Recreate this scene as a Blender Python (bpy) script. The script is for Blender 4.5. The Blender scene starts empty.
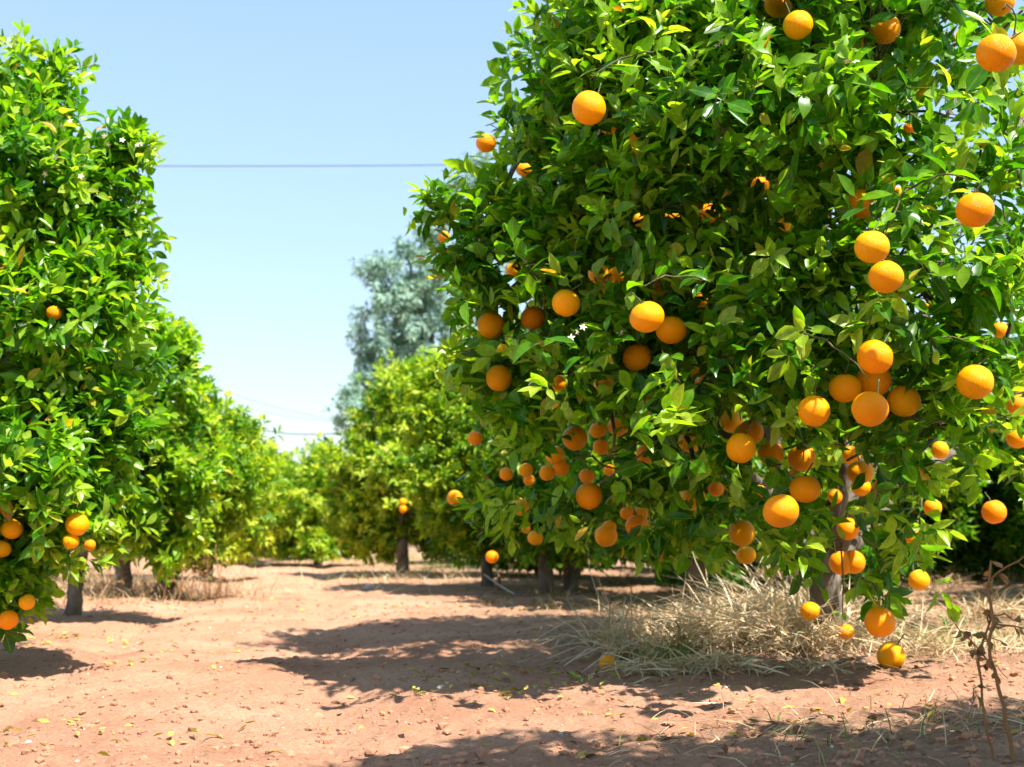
import bpy, math, random
import numpy as np
from mathutils import Vector

random.seed(7)
RNG = np.random.default_rng(11)
S = bpy.context.scene
COL = S.collection
PI = math.pi

# ------------------------------------------------------------------ camera
F = 1250.0
CAM_H = 0.60
PITCH = math.atan((530 - 383.5) / F)
cp, sp = math.cos(PITCH), math.sin(PITCH)

def ray(px, py):
    u = (px - 512.0) / F
    v = (383.5 - py) / F
    return np.array([u, cp - v * sp, sp + v * cp])

def P(px, py, d):
    r = ray(px, py)
    return np.array([0, 0, CAM_H]) + r * (d / r[1])

def G(px, py):
    r = ray(px, py)
    return np.array([0, 0, CAM_H]) + r * (CAM_H / -r[2])

cam_d = bpy.data.cameras.new("camera")
cam = bpy.data.objects.new("camera", cam_d)
COL.objects.link(cam)
cam.location = (0, 0, CAM_H)
cam.rotation_euler = (PI / 2 + PITCH, 0, 0)
cam_d.sensor_width = 36
cam_d.lens = F / 1024 * 36
cam_d.clip_start = 0.05
cam_d.clip_end = 3000
cam_d.dof.use_dof = True
cam_d.dof.focus_distance = 3.7
cam_d.dof.aperture_fstop = 4.0
S.camera = cam

# ------------------------------------------------------------------ light
SUN_EL = math.radians(57)
SUN_DIR = Vector((0.70 * math.cos(SUN_EL), -0.714 * math.cos(SUN_EL), math.sin(SUN_EL))).normalized()
w = bpy.data.worlds.new("World")
S.world = w
w.use_nodes = True
nt = w.node_tree
bg = nt.nodes["Background"]
sky = nt.nodes.new("ShaderNodeTexSky")
sky.sky_type = 'NISHITA'
sky.sun_disc = False
sky.sun_elevation = SUN_EL
sky.sun_rotation = math.atan2(SUN_DIR.x, SUN_DIR.y)
sky.air_density = 1.5
sky.dust_density = 0.3
sky.ozone_density = 10.0
sg = nt.nodes.new('ShaderNodeGamma'); sg.inputs[1].default_value = 0.6   # softer contrast between zenith and horizon
nt.links.new(sky.outputs[0], sg.inputs[0]); nt.links.new(sg.outputs[0], bg.inputs[0])
bg.inputs[1].default_value = 0.15
sd = bpy.data.lights.new("sun", 'SUN')
sd.energy = 4.1
sd.angle = math.radians(0.6)
sd.color = (1.0, 0.94, 0.84)
so = bpy.data.objects.new("sun", sd)
COL.objects.link(so)
so.location = (8, -6, 14)
so.rotation_euler = SUN_DIR.to_track_quat('Z', 'Y').to_euler()
S.view_settings.view_transform = 'Standard'
S.view_settings.look = 'None'
S.view_settings.gamma = 1
S.view_settings.exposure = 1.56

# ------------------------------------------------------------------ noise
def _hash(ix, iy, iz, seed):
    h = (ix * 374761393 + iy * 668265263 + iz * 2147483647 + seed * 1274126177) & 0xFFFFFFFF
    h = ((h ^ (h >> 13)) * 1274126177) & 0xFFFFFFFF
    h = h ^ (h >> 16)
    return (h & 0xFFFF) / 65535.0

def vnoise(p, seed=0):
    """Value noise in -1..1 at the points p (N,3)."""
    p = np.asarray(p, float)
    i = np.floor(p).astype(np.int64)
    f = p - i
    f = f * f * (3 - 2 * f)
    out = 0
    for dx in (0, 1):
        wx = f[:, 0] if dx else 1 - f[:, 0]
        for dy in (0, 1):
            wy = f[:, 1] if dy else 1 - f[:, 1]
            for dz in (0, 1):
                wz = f[:, 2] if dz else 1 - f[:, 2]
                out = out + wx * wy * wz * _hash(i[:, 0] + dx, i[:, 1] + dy, i[:, 2] + dz, seed)
    return out * 2 - 1

def unit(a):
    return a / np.maximum(np.linalg.norm(a, axis=-1, keepdims=True), 1e-9)

# ------------------------------------------------------------------ materials
def mat(name):
    m = bpy.data.materials.new(name)
    m.use_nodes = True
    n = m.node_tree.nodes
    return m, n, m.node_tree.links, n["Principled BSDF"], n["Material Output"]

def ramp(n, stops):
    r = n.new("ShaderNodeValToRGB")
    e = r.color_ramp.elements
    while len(e) < len(stops):
        e.new(0.5)
    for k, (pos, c) in enumerate(stops):
        e[k].position = pos
        e[k].color = (*c, 1)
    return r

def leaf_mat(name, stops, trans=0.4, rough=0.38, spec=0.5, midrib=True, tgain=(1.9, 1.8, 0.4)):
    m, n, l, b, out = mat(name)
    at = n.new("ShaderNodeAttribute"); at.attribute_name = "leafdata"
    sx = n.new("ShaderNodeSeparateXYZ"); l.new(at.outputs["Vector"], sx.inputs[0])
    r = ramp(n, stops); l.new(sx.outputs[2], r.inputs[0])
    colour = r.outputs[0]
    if midrib:
        ml = n.new("ShaderNodeMath"); ml.operation = 'LESS_THAN'; ml.inputs[1].default_value = 0.09
        ab = n.new("ShaderNodeMath"); ab.operation = 'ABSOLUTE'
        l.new(sx.outputs[0], ab.inputs[0]); l.new(ab.outputs[0], ml.inputs[0])
        mx = n.new("ShaderNodeMixRGB"); mx.blend_type = 'MIX'
        mu = n.new("ShaderNodeMath"); mu.operation = 'MULTIPLY'; mu.inputs[1].default_value = 0.45
        l.new(ml.outputs[0], mu.inputs[0]); l.new(mu.outputs[0], mx.inputs[0])
        l.new(colour, mx.inputs[1]); mx.inputs[2].default_value = (0.22, 0.30, 0.07, 1)
        # blotches inside one leaf
        tc = n.new("ShaderNodeTexCoord"); no = n.new("ShaderNodeTexNoise")
        no.inputs["Scale"].default_value = 45; no.inputs["Detail"].default_value = 3
        l.new(tc.outputs["Object"], no.inputs["Vector"])
        hs = n.new("ShaderNodeHueSaturation")
        mr = n.new("ShaderNodeMapRange"); mr.inputs[1].default_value = .3; mr.inputs[2].default_value = .7
        mr.inputs[3].default_value = 0.8; mr.inputs[4].default_value = 1.25
        l.new(no.outputs[0], mr.inputs[0]); l.new(mr.outputs[0], hs.inputs["Value"])
        l.new(mx.outputs[0], hs.inputs["Color"])
        colour = hs.outputs[0]
    # paler underside
    ge = n.new("ShaderNodeNewGeometry")
    und = n.new("ShaderNodeMixRGB"); und.blend_type = 'MIX'
    mb = n.new("ShaderNodeMath"); mb.operation = 'MULTIPLY'; mb.inputs[1].default_value = 0.35
    l.new(ge.outputs["Backfacing"], mb.inputs[0]); l.new(mb.outputs[0], und.inputs[0])
    l.new(colour, und.inputs[1]); und.inputs[2].default_value = (0.13, 0.24, 0.03, 1)
    l.new(und.outputs[0], b.inputs["Base Color"])
    b.inputs["Roughness"].default_value = rough
    b.inputs["Specular IOR Level"].default_value = spec
    tr = n.new("ShaderNodeBsdfTranslucent")
    g = n.new("ShaderNodeMixRGB"); g.blend_type = 'MULTIPLY'; g.inputs[0].default_value = 1
    l.new(colour, g.inputs[1]); g.inputs[2].default_value = (*tgain, 1)
    l.new(g.outputs[0], tr.inputs[0])
    mix = n.new("ShaderNodeMixShader"); mix.inputs[0].default_value = trans
    l.new(b.outputs[0], mix.inputs[1]); l.new(tr.outputs[0], mix.inputs[2])
    l.new(mix.outputs[0], out.inputs[0])
    return m

M = {}
CITRUS = [(0.0, (0.016, 0.090, 0.003)), (0.28, (0.048, 0.195, 0.004)), (0.55, (0.165, 0.360, 0.007)),
          (0.86, (0.33, 0.49, 0.045)), (0.955, (0.30, 0.38, 0.04)), (0.975, (0.52, 0.38, 0.03)), (1.0, (0.42, 0.17, 0.03))]
M['leaf'] = leaf_mat("citrus_leaf", CITRUS, 0.50, 0.32, 0.42)
CITRUS_Y = [(0.0, (0.05, 0.15, 0.006)), (0.3, (0.12, 0.26, 0.010)), (0.55, (0.26, 0.40, 0.020)),
            (0.8, (0.44, 0.54, 0.045)), (0.95, (0.56, 0.60, 0.10)), (1.0, (0.55, 0.38, 0.05))]
M['leaf_young'] = leaf_mat("citrus_leaf_spring_flush", CITRUS_Y, 0.40, 0.42, 0.3, midrib=False)
OLIVE = [(0.0, (0.19, 0.33, 0.29)), (0.5, (0.30, 0.46, 0.38)), (1.0, (0.42, 0.58, 0.44))]
M['leaf_grey'] = leaf_mat("grey_green_leaf", OLIVE, 0.25, 0.5, 0.35, midrib=False, tgain=(1.1, 1.2, 0.8))
PINE = [(0.0, (0.05, 0.10, 0.05)), (1.0, (0.10, 0.19, 0.075))]
M['leaf_pine'] = leaf_mat("far_leaf", PINE, 0.25, 0.6, 0.3, midrib=False)
STRAW = [(0.0, (0.24, 0.14, 0.07)), (0.4, (0.52, 0.37, 0.21)), (0.8, (0.70, 0.56, 0.36)), (1.0, (0.78, 0.68, 0.48))]
M['straw'] = leaf_mat("dry_straw", STRAW, 0.2, 0.55, 0.3, midrib=False, tgain=(1.1, 1, .8))
GREENG = [(0.0, (0.07, 0.15, 0.02)), (0.6, (0.16, 0.26, 0.05)), (1.0, (0.34, 0.38, 0.12))]
M['grass'] = leaf_mat("green_grass", GREENG, 0.3, 0.5, 0.3, midrib=False)
FALLEN = [(0.0, (0.10, 0.045, 0.02)), (0.35, (0.24, 0.12, 0.05)), (0.6, (0.40, 0.28, 0.06)), (0.8, (0.55, 0.48, 0.08)), (1.0, (0.25, 0.36, 0.06))]
M['fallen'] = leaf_mat("fallen_leaf", FALLEN, 0.12, 0.6, 0.3, midrib=False)
DEAD = [(0.0, (0.16, 0.075, 0.035)), (1.0, (0.42, 0.22, 0.09))]
M['dead'] = leaf_mat("dead_weed", DEAD, 0.12, 0.7, 0.2, midrib=False)

def bark(name, c1, c2, c3, scale=14):
    m, n, l, b, out = mat(name)
    tc = n.new("ShaderNodeTexCoord")
    mp = n.new("ShaderNodeMapping"); mp.inputs["Scale"].default_value = (1, 1, 0.35)
    l.new(tc.outputs["Object"], mp.inputs[0])
    no = n.new("ShaderNodeTexNoise"); no.inputs["Scale"].default_value = scale; no.inputs["Detail"].default_value = 8
    l.new(mp.outputs[0], no.inputs["Vector"])
    r = ramp(n, [(0.3, c1), (0.55, c2), (0.75, c3)])
    l.new(no.outputs[0], r.inputs[0]); l.new(r.outputs[0], b.inputs["Base Color"])
    b.inputs["Roughness"].default_value = 0.9
    b.inputs["Specular IOR Level"].default_value = 0.2
    n2 = n.new("ShaderNodeTexNoise"); n2.inputs["Scale"].default_value = scale * 4; n2.inputs["Detail"].default_value = 6
    l.new(mp.outputs[0], n2.inputs["Vector"])
    bp = n.new("ShaderNodeBump"); bp.inputs["Strength"].default_value = 0.8; bp.inputs["Distance"].default_value = 0.012
    l.new(n2.outputs[0], bp.inputs["Height"]); l.new(bp.outputs[0], b.inputs["Normal"])
    return m

M['bark'] = bark("citrus_bark", (0.07, 0.055, 0.04), (0.17, 0.145, 0.115), (0.30, 0.27, 0.22))
M['twig'] = bark("twig_bark", (0.06, 0.05, 0.025), (0.13, 0.12, 0.06), (0.22, 0.19, 0.12), 30)
M['wood'] = bark("stake_wood", (0.20, 0.09, 0.05), (0.34, 0.17, 0.10), (0.45, 0.27, 0.17), 20)

def orange_mat():
    m, n, l, b, out = mat("orange_peel")
    oi = n.new("ShaderNodeObjectInfo")
    r = ramp(n, [(0.0, (0.95, 0.26, 0.001)), (0.5, (0.96, 0.36, 0.001)), (1.0, (0.96, 0.46, 0.003))])
    tc = n.new("ShaderNodeTexCoord")
    no = n.new("ShaderNodeTexNoise"); no.inputs["Scale"].default_value = 14; no.inputs["Detail"].default_value = 4
    l.new(tc.outputs["Object"], no.inputs["Vector"])
    ad = n.new("ShaderNodeMath"); ad.operation = 'MULTIPLY_ADD'; ad.inputs[1].default_value = 0.5; ad.inputs[2].default_value = -0.1
    l.new(no.outputs[0], ad.inputs[0])
    a2 = n.new("ShaderNodeMath"); a2.operation = 'MULTIPLY_ADD'; a2.inputs[1].default_value = 0.7
    l.new(oi.outputs["Random"], a2.inputs[0]); l.new(ad.outputs[0], a2.inputs[2])
    l.new(a2.outputs[0], r.inputs[0])
    # small scars and specks
    n3 = n.new("ShaderNodeTexNoise"); n3.inputs["Scale"].default_value = 55; n3.inputs["Detail"].default_value = 2
    l.new(tc.outputs["Object"], n3.inputs["Vector"])
    sr = ramp(n, [(0.70, (0, 0, 0)), (0.78, (0.6, 0.6, 0.6))]); l.new(n3.outputs[0], sr.inputs[0])
    mx = n.new("ShaderNodeMixRGB"); l.new(sr.outputs[0], mx.inputs[0]); l.new(r.outputs[0], mx.inputs[1])
    mx.inputs[2].default_value = (0.45, 0.19, 0.03, 1)
    # a few fruits keep a greenish shoulder
    gn = n.new("ShaderNodeTexNoise"); gn.inputs["Scale"].default_value = 0.9; gn.inputs["Detail"].default_value = 3
    l.new(tc.outputs["Object"], gn.inputs["Vector"])
    sz = n.new("ShaderNodeSeparateXYZ"); l.new(tc.outputs["Object"], sz.inputs[0])
    g1 = n.new("ShaderNodeMath"); g1.operation = 'MULTIPLY_ADD'; g1.inputs[1].default_value = 0.35; l.new(sz.outputs[2], g1.inputs[0]); l.new(gn.outputs[0], g1.inputs[2])
    g2 = n.new("ShaderNodeMath"); g2.operation = 'MULTIPLY_ADD'; g2.inputs[1].default_value = 0.45; l.new(oi.outputs["Random"], g2.inputs[0]); l.new(g1.outputs[0], g2.inputs[2])
    mrg = n.new("ShaderNodeMapRange"); mrg.inputs[1].default_value = 1.0; mrg.inputs[2].default_value = 1.35; mrg.inputs[3].default_value = 0; mrg.inputs[4].default_value = .55
    l.new(g2.outputs[0], mrg.inputs[0])
    mg = n.new("ShaderNodeMixRGB"); l.new(mrg.outputs[0], mg.inputs[0]); l.new(mx.outputs[0], mg.inputs[1]); mg.inputs[2].default_value = (0.50, 0.40, 0.02, 1)
    l.new(mg.outputs[0], b.inputs["Base Color"])
    b.inputs["Roughness"].default_value = 0.30
    b.inputs["Specular IOR Level"].default_value = 0.16
    b.inputs["Subsurface Weight"].default_value = 0.35
    b.inputs["Subsurface Radius"].default_value = (0.5, 0.2, 0.03)
    b.inputs["Subsurface Scale"].default_value = 0.06
    vo = n.new("ShaderNodeTexVoronoi"); vo.inputs["Scale"].default_value = 26
    l.new(tc.outputs["Object"], vo.inputs["Vector"])
    bp = n.new("ShaderNodeBump"); bp.inputs["Strength"].default_value = 0.6; bp.inputs["Distance"].default_value = 0.002
    l.new(vo.outputs[0], bp.inputs["Height"]); l.new(bp.outputs[0], b.inputs["Normal"])
    return m
M['orange'] = orange_mat()

def plain(name, c, rough=0.6, var=0.25, scale=20):
    m, n, l, b, out = mat(name)
    tc = n.new("ShaderNodeTexCoord"); no = n.new("ShaderNodeTexNoise"); no.inputs["Scale"].default_value = scale
    no.inputs["Detail"].default_value = 5
    l.new(tc.outputs["Object"], no.inputs["Vector"])
    r = ramp(n, [(0.3, tuple(x * (1 - var) for x in c)), (0.7, tuple(min(1, x * (1 + var)) for x in c))])
    l.new(no.outputs[0], r.inputs[0]); l.new(r.outputs[0], b.inputs["Base Color"])
    b.inputs["Roughness"].default_value = rough
    return m
M['stalk'] = plain("green_stalk", (0.06, 0.085, 0.02))
M['petal'] = plain("white_petal", (0.70, 0.66, 0.50), 0.5, 0.12)
M['petal_yellow'] = plain("petal_cream", (0.72, 0.60, 0.30), 0.5, 0.1)
M['stone'] = plain("pale_stone", (0.52, 0.47, 0.40), 0.9, 0.25)
M['pipe'] = plain("grey_pipe", (0.45, 0.47, 0.50), 0.5, 0.1)
M['wire'] = plain("wire", (0.10, 0.11, 0.13), 0.6, 0.1)

def soil_mat():
    m, n, l, b, out = mat("red_soil")
    tc = n.new("ShaderNodeTexCoord")
    def noise(scale, detail, rough=0.6):
        x = n.new("ShaderNodeTexNoise"); x.inputs["Scale"].default_value = scale
        x.inputs["Detail"].default_value = detail; x.inputs["Roughness"].default_value = rough
        l.new(tc.outputs["Object"], x.inputs["Vector"]); return x
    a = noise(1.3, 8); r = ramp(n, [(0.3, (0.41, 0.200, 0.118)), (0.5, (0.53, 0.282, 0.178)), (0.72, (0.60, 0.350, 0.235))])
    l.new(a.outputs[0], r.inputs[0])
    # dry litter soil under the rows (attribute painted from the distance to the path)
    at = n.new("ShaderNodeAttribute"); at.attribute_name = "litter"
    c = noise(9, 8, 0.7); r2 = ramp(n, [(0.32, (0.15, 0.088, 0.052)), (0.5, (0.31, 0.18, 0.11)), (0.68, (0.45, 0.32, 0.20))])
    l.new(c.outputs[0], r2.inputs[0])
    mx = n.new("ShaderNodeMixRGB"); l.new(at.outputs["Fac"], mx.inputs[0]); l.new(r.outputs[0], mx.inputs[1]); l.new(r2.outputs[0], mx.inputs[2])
    # fine grains
    g = noise(75, 6, 0.85)
    hs = n.new("ShaderNodeHueSaturation"); mr = n.new("ShaderNodeMapRange")
    mr.inputs[1].default_value = .3; mr.inputs[2].default_value = .7; mr.inputs[3].default_value = 0.62; mr.inputs[4].default_value = 1.32
    l.new(g.outputs[0], mr.inputs[0]); l.new(mr.outputs[0], hs.inputs["Value"]); l.new(mx.outputs[0], hs.inputs["Color"])
    l.new(hs.outputs[0], b.inputs["Base Color"])
    b.inputs["Roughness"].default_value = 0.95
    b.inputs["Specular IOR Level"].default_value = 0.15
    h1 = noise(38, 8, 0.75)
    bp = n.new("ShaderNodeBump"); bp.inputs["Strength"].default_value = 0.9; bp.inputs["Distance"].default_value = 0.02
    l.new(h1.outputs[0], bp.inputs["Height"])
    bp2 = n.new("ShaderNodeBump"); bp2.inputs["Strength"].default_value = 0.8; bp2.inputs["Distance"].default_value = 0.008
    l.new(g.outputs[0], bp2.inputs["Height"]); l.new(bp.outputs[0], bp2.inputs["Normal"]); l.new(bp2.outputs[0], b.inputs["Normal"])
    return m
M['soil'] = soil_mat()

# ------------------------------------------------------------------ mesh helpers
def mesh_arrays(name, verts, loops, starts, totals, mats, mat_idx=None, attr=None, smooth=True):
    me = bpy.data.meshes.new(name)
    me.vertices.add(len(verts)); me.vertices.foreach_set("co", np.asarray(verts, np.float32).ravel())
    me.loops.add(len(loops)); me.loops.foreach_set("vertex_index", np.asarray(loops, np.int32))
    me.polygons.add(len(starts)); me.polygons.foreach_set("loop_start", np.asarray(starts, np.int32))
    me.polygons.foreach_set("loop_total", np.asarray(totals, np.int32))
    for m in mats:
        me.materials.append(m)
    if mat_idx is not None:
        me.polygons.foreach_set("material_index", np.asarray(mat_idx, np.int32))
    me.polygons.foreach_set("use_smooth", np.full(len(starts), smooth, bool))
    if attr is not None:
        a = me.attributes.new("leafdata", 'FLOAT_VECTOR', 'POINT')
        a.data.foreach_set("vector", np.asarray(attr, np.float32).ravel())
    me.update(calc_edges=True)
    return me

def link(name, me, parent=None):
    o = bpy.data.objects.new(name, me)
    COL.objects.link(o)
    if parent is not None:
        o.parent = parent
    return o

def tag(o, label=None, cat=None, group=None, kind=None):
    if label: o['label'] = label
    if cat: o['category'] = cat
    if group: o['group'] = group
    if kind: o['kind'] = kind
    return o

class Acc:
    """Collects vertex and face arrays for one mesh."""
    def __init__(s):
        s.v = []; s.l = []; s.t = []; s.m = []; s.a = []; s.n = 0
    def add(s, v, loops, totals, mi=0, attr=None):
        s.v.append(v); s.l.append(np.asarray(loops) + s.n); s.t.append(np.asarray(totals))
        s.m.append(np.full(len(totals), mi)); s.a.append(attr if attr is not None else np.full((len(v), 3), 0.5)); s.n += len(v)
    def build(s, name, mats, parent=None, origin=None, smooth=True):
        v = np.concatenate(s.v); tt = np.concatenate(s.t)
        if origin is not None:
            v = v - np.asarray(origin)
        st = np.concatenate([[0], np.cumsum(tt)[:-1]])
        me = mesh_arrays(name, v, np.concatenate(s.l), st, tt, mats, np.concatenate(s.m), np.concatenate(s.a), smooth)
        return link(name, me, parent)

def template(ts, ws):
    """Leaf template: rows of (left, mid, right) between two single end vertices."""
    v = [(0.0, ts[0])]
    for t, wd in zip(ts[1:-1], ws):
        v += [(-wd, t), (0.0, t), (wd, t)]
    v.append((0.0, ts[-1]))
    f = [(0, 2, 1), (0, 3, 2)]
    k = len(ts) - 2
    for i in range(k - 1):
        a, b = 1 + 3 * i, 4 + 3 * i
        f += [(a, a + 1, b + 1, b), (a + 1, a + 2, b + 2, b + 1)]
    a = 1 + 3 * (k - 1); e = len(v) - 1
    f += [(a, a + 1, e), (a + 1, a + 2, e)]
    return np.array(v), f

T_HI = template([0, .16, .36, .58, .80, 1], [.10, .80, 1.0, .68])
T_MID = template([0, .30, .62, 1], [.78, .92])
T_LO = template([0, .48, 1], [1.0])
T_BLADE = template([0, .02, .35, .7, 1], [1.0, .9, .6])

def leaves(acc, tpl, base, axis, nrm, L, W, fold, curl, tint, mi=0):
    v2, faces = tpl
    N, K = len(base), len(v2)
    if N == 0:
        return
    axis = unit(axis)
    nrm = unit(nrm - axis * (nrm * axis).sum(1, keepdims=True))
    side = np.cross(axis, nrm)
    s = v2[:, 0][None, :]; t = v2[:, 1][None, :]
    L = L[:, None]; W = W[:, None]
    x = W * s
    z = fold[:, None] * np.abs(x) - curl[:, None] * L * t * t
    y = L * t * (1 - 0.25 * np.abs(curl[:, None]) * t)
    v = base[:, None, :] + axis[:, None, :] * y[..., None] + side[:, None, :] * x[..., None] + nrm[:, None, :] * z[..., None]
    at = np.empty((N, K, 3)); at[..., 0] = s; at[..., 1] = t; at[..., 2] = tint[:, None]
    fl = np.concatenate([np.array(f) for f in faces]); ft = np.array([len(f) for f in faces])
    lo = (fl[None, :] + (np.arange(N) * K)[:, None]).ravel()
    acc.add(v.reshape(-1, 3), lo, np.tile(ft, N), mi, at.reshape(-1, 3))

def tube(acc, pts, radii, sides=8, mi=0, tint=0.5, bump=0.0, seed=0):
    pts = np.asarray(pts, float); n = len(pts)
    tan = unit(np.gradient(pts, axis=0))
    ref = np.array([0.0, 0, 1]) if abs(tan[0][2]) < 0.9 else np.array([1.0, 0, 0])
    u = unit(np.cross(tan, ref)); vv = np.cross(tan, u)
    an = np.arange(sides) / sides * 2 * PI
    ring = np.cos(an)[None, :, None] * u[:, None, :] + np.sin(an)[None, :, None] * vv[:, None, :]
    r = np.asarray(radii, float)[:, None, None] * np.ones((n, sides, 1))
    if bump:
        q = (pts[:, None, :] + ring * 0.1).reshape(-1, 3)
        r = r * (1 + bump * vnoise(q * 11, seed) .reshape(n, sides, 1) + bump * 0.6 * vnoise(q * 27, seed + 1).reshape(n, sides, 1))
    v = (pts[:, None, :] + ring * r).reshape(-1, 3)
    i = np.arange(n - 1)[:, None] * sides; j = np.arange(sides)[None, :]; j2 = (j + 1) % sides
    q = np.stack([i + j, i + j2, i + sides + j2, i + sides + j], -1).reshape(-1)
    loops = np.concatenate([q, np.arange(sides)[::-1], np.arange(sides) + (n - 1) * sides])
    tot = np.concatenate([np.full((n - 1) * sides, 4), [sides, sides]])
    acc.add(v, loops, tot, mi, np.tile([0.5, 0.5, tint], (len(v), 1)))

def curve_pts(a, b, n=8, sag=0.0, jit=0.0, lift=None):
    a = np.asarray(a, float); b = np.asarray(b, float)
    t = np.linspace(0, 1, n)[:, None]
    mid = (a + b) / 2 + (np.array([0, 0, sag]))
    if lift is not None: mid = mid + lift
    p = (1 - t) ** 2 * a + 2 * t * (1 - t) * mid + t * t * b
    if jit:
        j = RNG.normal(0, jit, (n, 3)); j[0] = 0; j[-1] = 0
        p = p + j
    return p

# ------------------------------------------------------------------ oranges: where they hang (pixel, apparent size -> place in the orchard)
D_OR = 0.108
ORANGES = []   # (position, radius, visibility, label, group, tree)

def orange(px, py, dia, label, group, vis=1.0, size=None):
    vis = 1 - (1 - vis) * 0.45
    real = size or D_OR * (0.93 + 0.14 * random.random())
    if 'near tree' in group: real = max(.058, min(real, dia * 5.5 / F))      # smaller fruit sits in the same crown, not behind it
    if 'tall tree' in group: real = max(.058, min(real, dia * 5.15 / F))
    d = F * real / dia
    ORANGES.append([P(px, py, d), real / 2, vis, label, group])

GA = 'oranges hanging in the big near tree'
near = [
 (589,108,35,"orange hanging alone high on the sky side of the near tree",1),
 (486,143,21,"orange tucked under leaves at the outermost sky-side twig of the near tree",.8),
 (778,5,29,"upper orange of the close pair at the top edge of the near tree",1),
 (798,25,32,"lower orange of the close pair at the top edge of the near tree",1),
 (885,29,32,"orange behind an upright leaf between the top pair and the top corner trio",.85),
 (1000,2,31,"topmost orange of the trio in the upper corner of the near tree",1),
 (996,53,41,"biggest orange, glossy, in the trio in the upper corner of the near tree",1),
 (1022,48,36,"orange cut by the picture edge in the upper corner trio",1),
 (975,210,37,"orange hanging alone below the upper corner trio of the near tree",1),
 (860,204,32,"orange half covered by leaves just above the stacked pair",.6),
 (872,247,37,"upper orange of the stacked pair, one touching above the other",1),
 (886,277,36,"lower orange of the stacked pair, one touching above the other",1),
 (823,216,18,"small bit of orange showing between leaves beside the half covered one",.7),
 (760,186,19,"orange in deep shade beside a yellow leaf in the upper near tree",.8),
 (734,200,25,"orange mostly buried in the dark gap of the upper near tree",.5),
 (709,213,22,"orange at the edge of the dark gap in the upper near tree",.6),
 (875,357,36,"topmost, glossiest orange of the cluster of five",1),
 (874,380,34,"middle orange of the cluster of five, half behind its neighbours",1),
 (845,388,33,"orange at the path side of the cluster of five with a leaf across its edge",.95),
 (870,409,36,"lowest orange of the cluster of five",1),
 (904,401,34,"orange at the outer side of the cluster of five with a bright highlight",1),
 (814,411,32,"orange hanging just apart from the cluster of five on its path side",1),
 (975,382,36,"lone orange beside a hanging yellow leaf, level with the cluster of five",1),
 (731,421,24,"uppermost orange of the bunch of four below the middle of the near tree",.9),
 (751,432,26,"orange nestled in the middle of the bunch of four",.9),
 (741,448,30,"lowest and largest orange of the bunch of four",1),
 (771,453,26,"orange with a leaf over it at the cluster side of the bunch of four",.6),
 (802,458,28,"orange with a dark twig across it, beside the bunch of four",.95),
 (851,455,20,"orange in shade directly under the cluster of five",.7),
 (1018,405,22,"upper of two shaded oranges at the picture edge below the lone one",.6),
 (1017,438,22,"lower of two shaded oranges at the picture edge below the lone one",.6),
 (599,274,23,"orange in leafy shade above the white blossom",.6),
 (617,275,18,"thin slice of orange next to the shaded one above the blossom",.5),
 (514,270,17,"orange mostly hidden by leaves near the sky-side tip of the near tree",.6),
 (566,303,29,"orange just above the white blossom, part covered by a leaf",.9),
 (533,318,26,"orange on the path side of the white blossom",1),
 (491,325,28,"orange split by one long dark leaf at the path-side edge",.85),
 (664,291,28,"uppermost orange of the tight trio in mid tree, under a leaf",.75),
 (647,317,35,"largest, front orange of the tight trio in mid tree",1),
 (671,330,31,"sunlit lower orange of the tight trio in mid tree",1),
 (637,357,29,"orange with a sunlit crown hanging just under the tight trio",1),
 (499,378,27,"lone orange below the one split by a dark leaf",1),
 (558,383,17,"small orange peeping between leaves below the white blossom",.8),
 (604,385,20,"shaded orange below the one with a sunlit crown",.85),
 (694,375,19,"orange crossed by a leaf, out beyond the tight trio",.7),
 (575,438,26,"largest orange of the group with a twig across, low on the path side",.9),
 (598,430,18,"middle orange of the low path-side group of four",.9),
 (618,427,21,"outer orange of the low path-side group of four",.9),
 (601,447,16,"lowest small orange of the low path-side group of four",.9),
 (646,454,21,"orange under a leaf between the path-side group and the bunch of four",.85),
 (690,442,23,"orange half lit beside the bunch of four",.85),
 (555,455,20,"uppermost orange of the string of small ones low on the path side",.85),
 (589,496,27,"round orange hanging in front of the string of small ones",1),
 (693,498,25,"orange beside a drooping leaf below the bunch of four",.8),
 (716,489,16,"small orange hanging in the open beside a drooping leaf",1),
 (805,489,31,"upper orange of the big close pair low in the near tree",1),
 (781,511,35,"lower, bigger orange of the big close pair low in the near tree",1),
 (742,533,27,"orange with a leaf on its side in the low skirt above a smaller one",.95),
 (746,555,20,"smaller orange right under the one with a leaf on its side",1),
 (860,472,27,"shaded orange above the trunk, behind leaves",.75),
 (861,487,20,"lower orange touching the shaded one above the trunk",.75),
 (848,529,22,"orange with a leaf across it right above the trunk fork",.7),
 (841,563,24,"path-side half of the twin oranges hanging in front of the trunk",1),
 (853,562,24,"outer half of the twin oranges hanging in front of the trunk",1),
 (919,580,21,"reddish orange among dark leaves beyond the trunk",.9),
 (994,512,24,"orange partly behind a big leaf at the lower outer edge",.75),
 (810,611,20,"small orange beside two dark leaves at the trunk's path side",1),
 (846,632,16,"smallest orange hanging against the trunk near the ground",1),
 (880,622,30,"upper orange of the two hanging nearly to the ground beside the trunk",1),
 (891,656,28,"lowest orange of all, hanging just above the soil beside the trunk",1),
]
for (px, py, dia, lab, vis) in near:
    orange(px, py, dia, lab, GA, vis)
GS = 'small oranges low on the path side of the near tree'
for (px, py, dia) in [(506,474,14),(526,470,15),(529,480,12),(547,473,16),(561,468,16),(587,476,16),(609,470,12),
                      (609,528,15),(627,513,15),(641,514,15),(522,502,9),(526,529,9),(600,448,14)]:
    orange(px, py, dia, "small orange in the string hanging low between the near tree and the next trunks", GS, 1, 0.098)
GH = 'oranges buried in the near tree'
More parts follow.
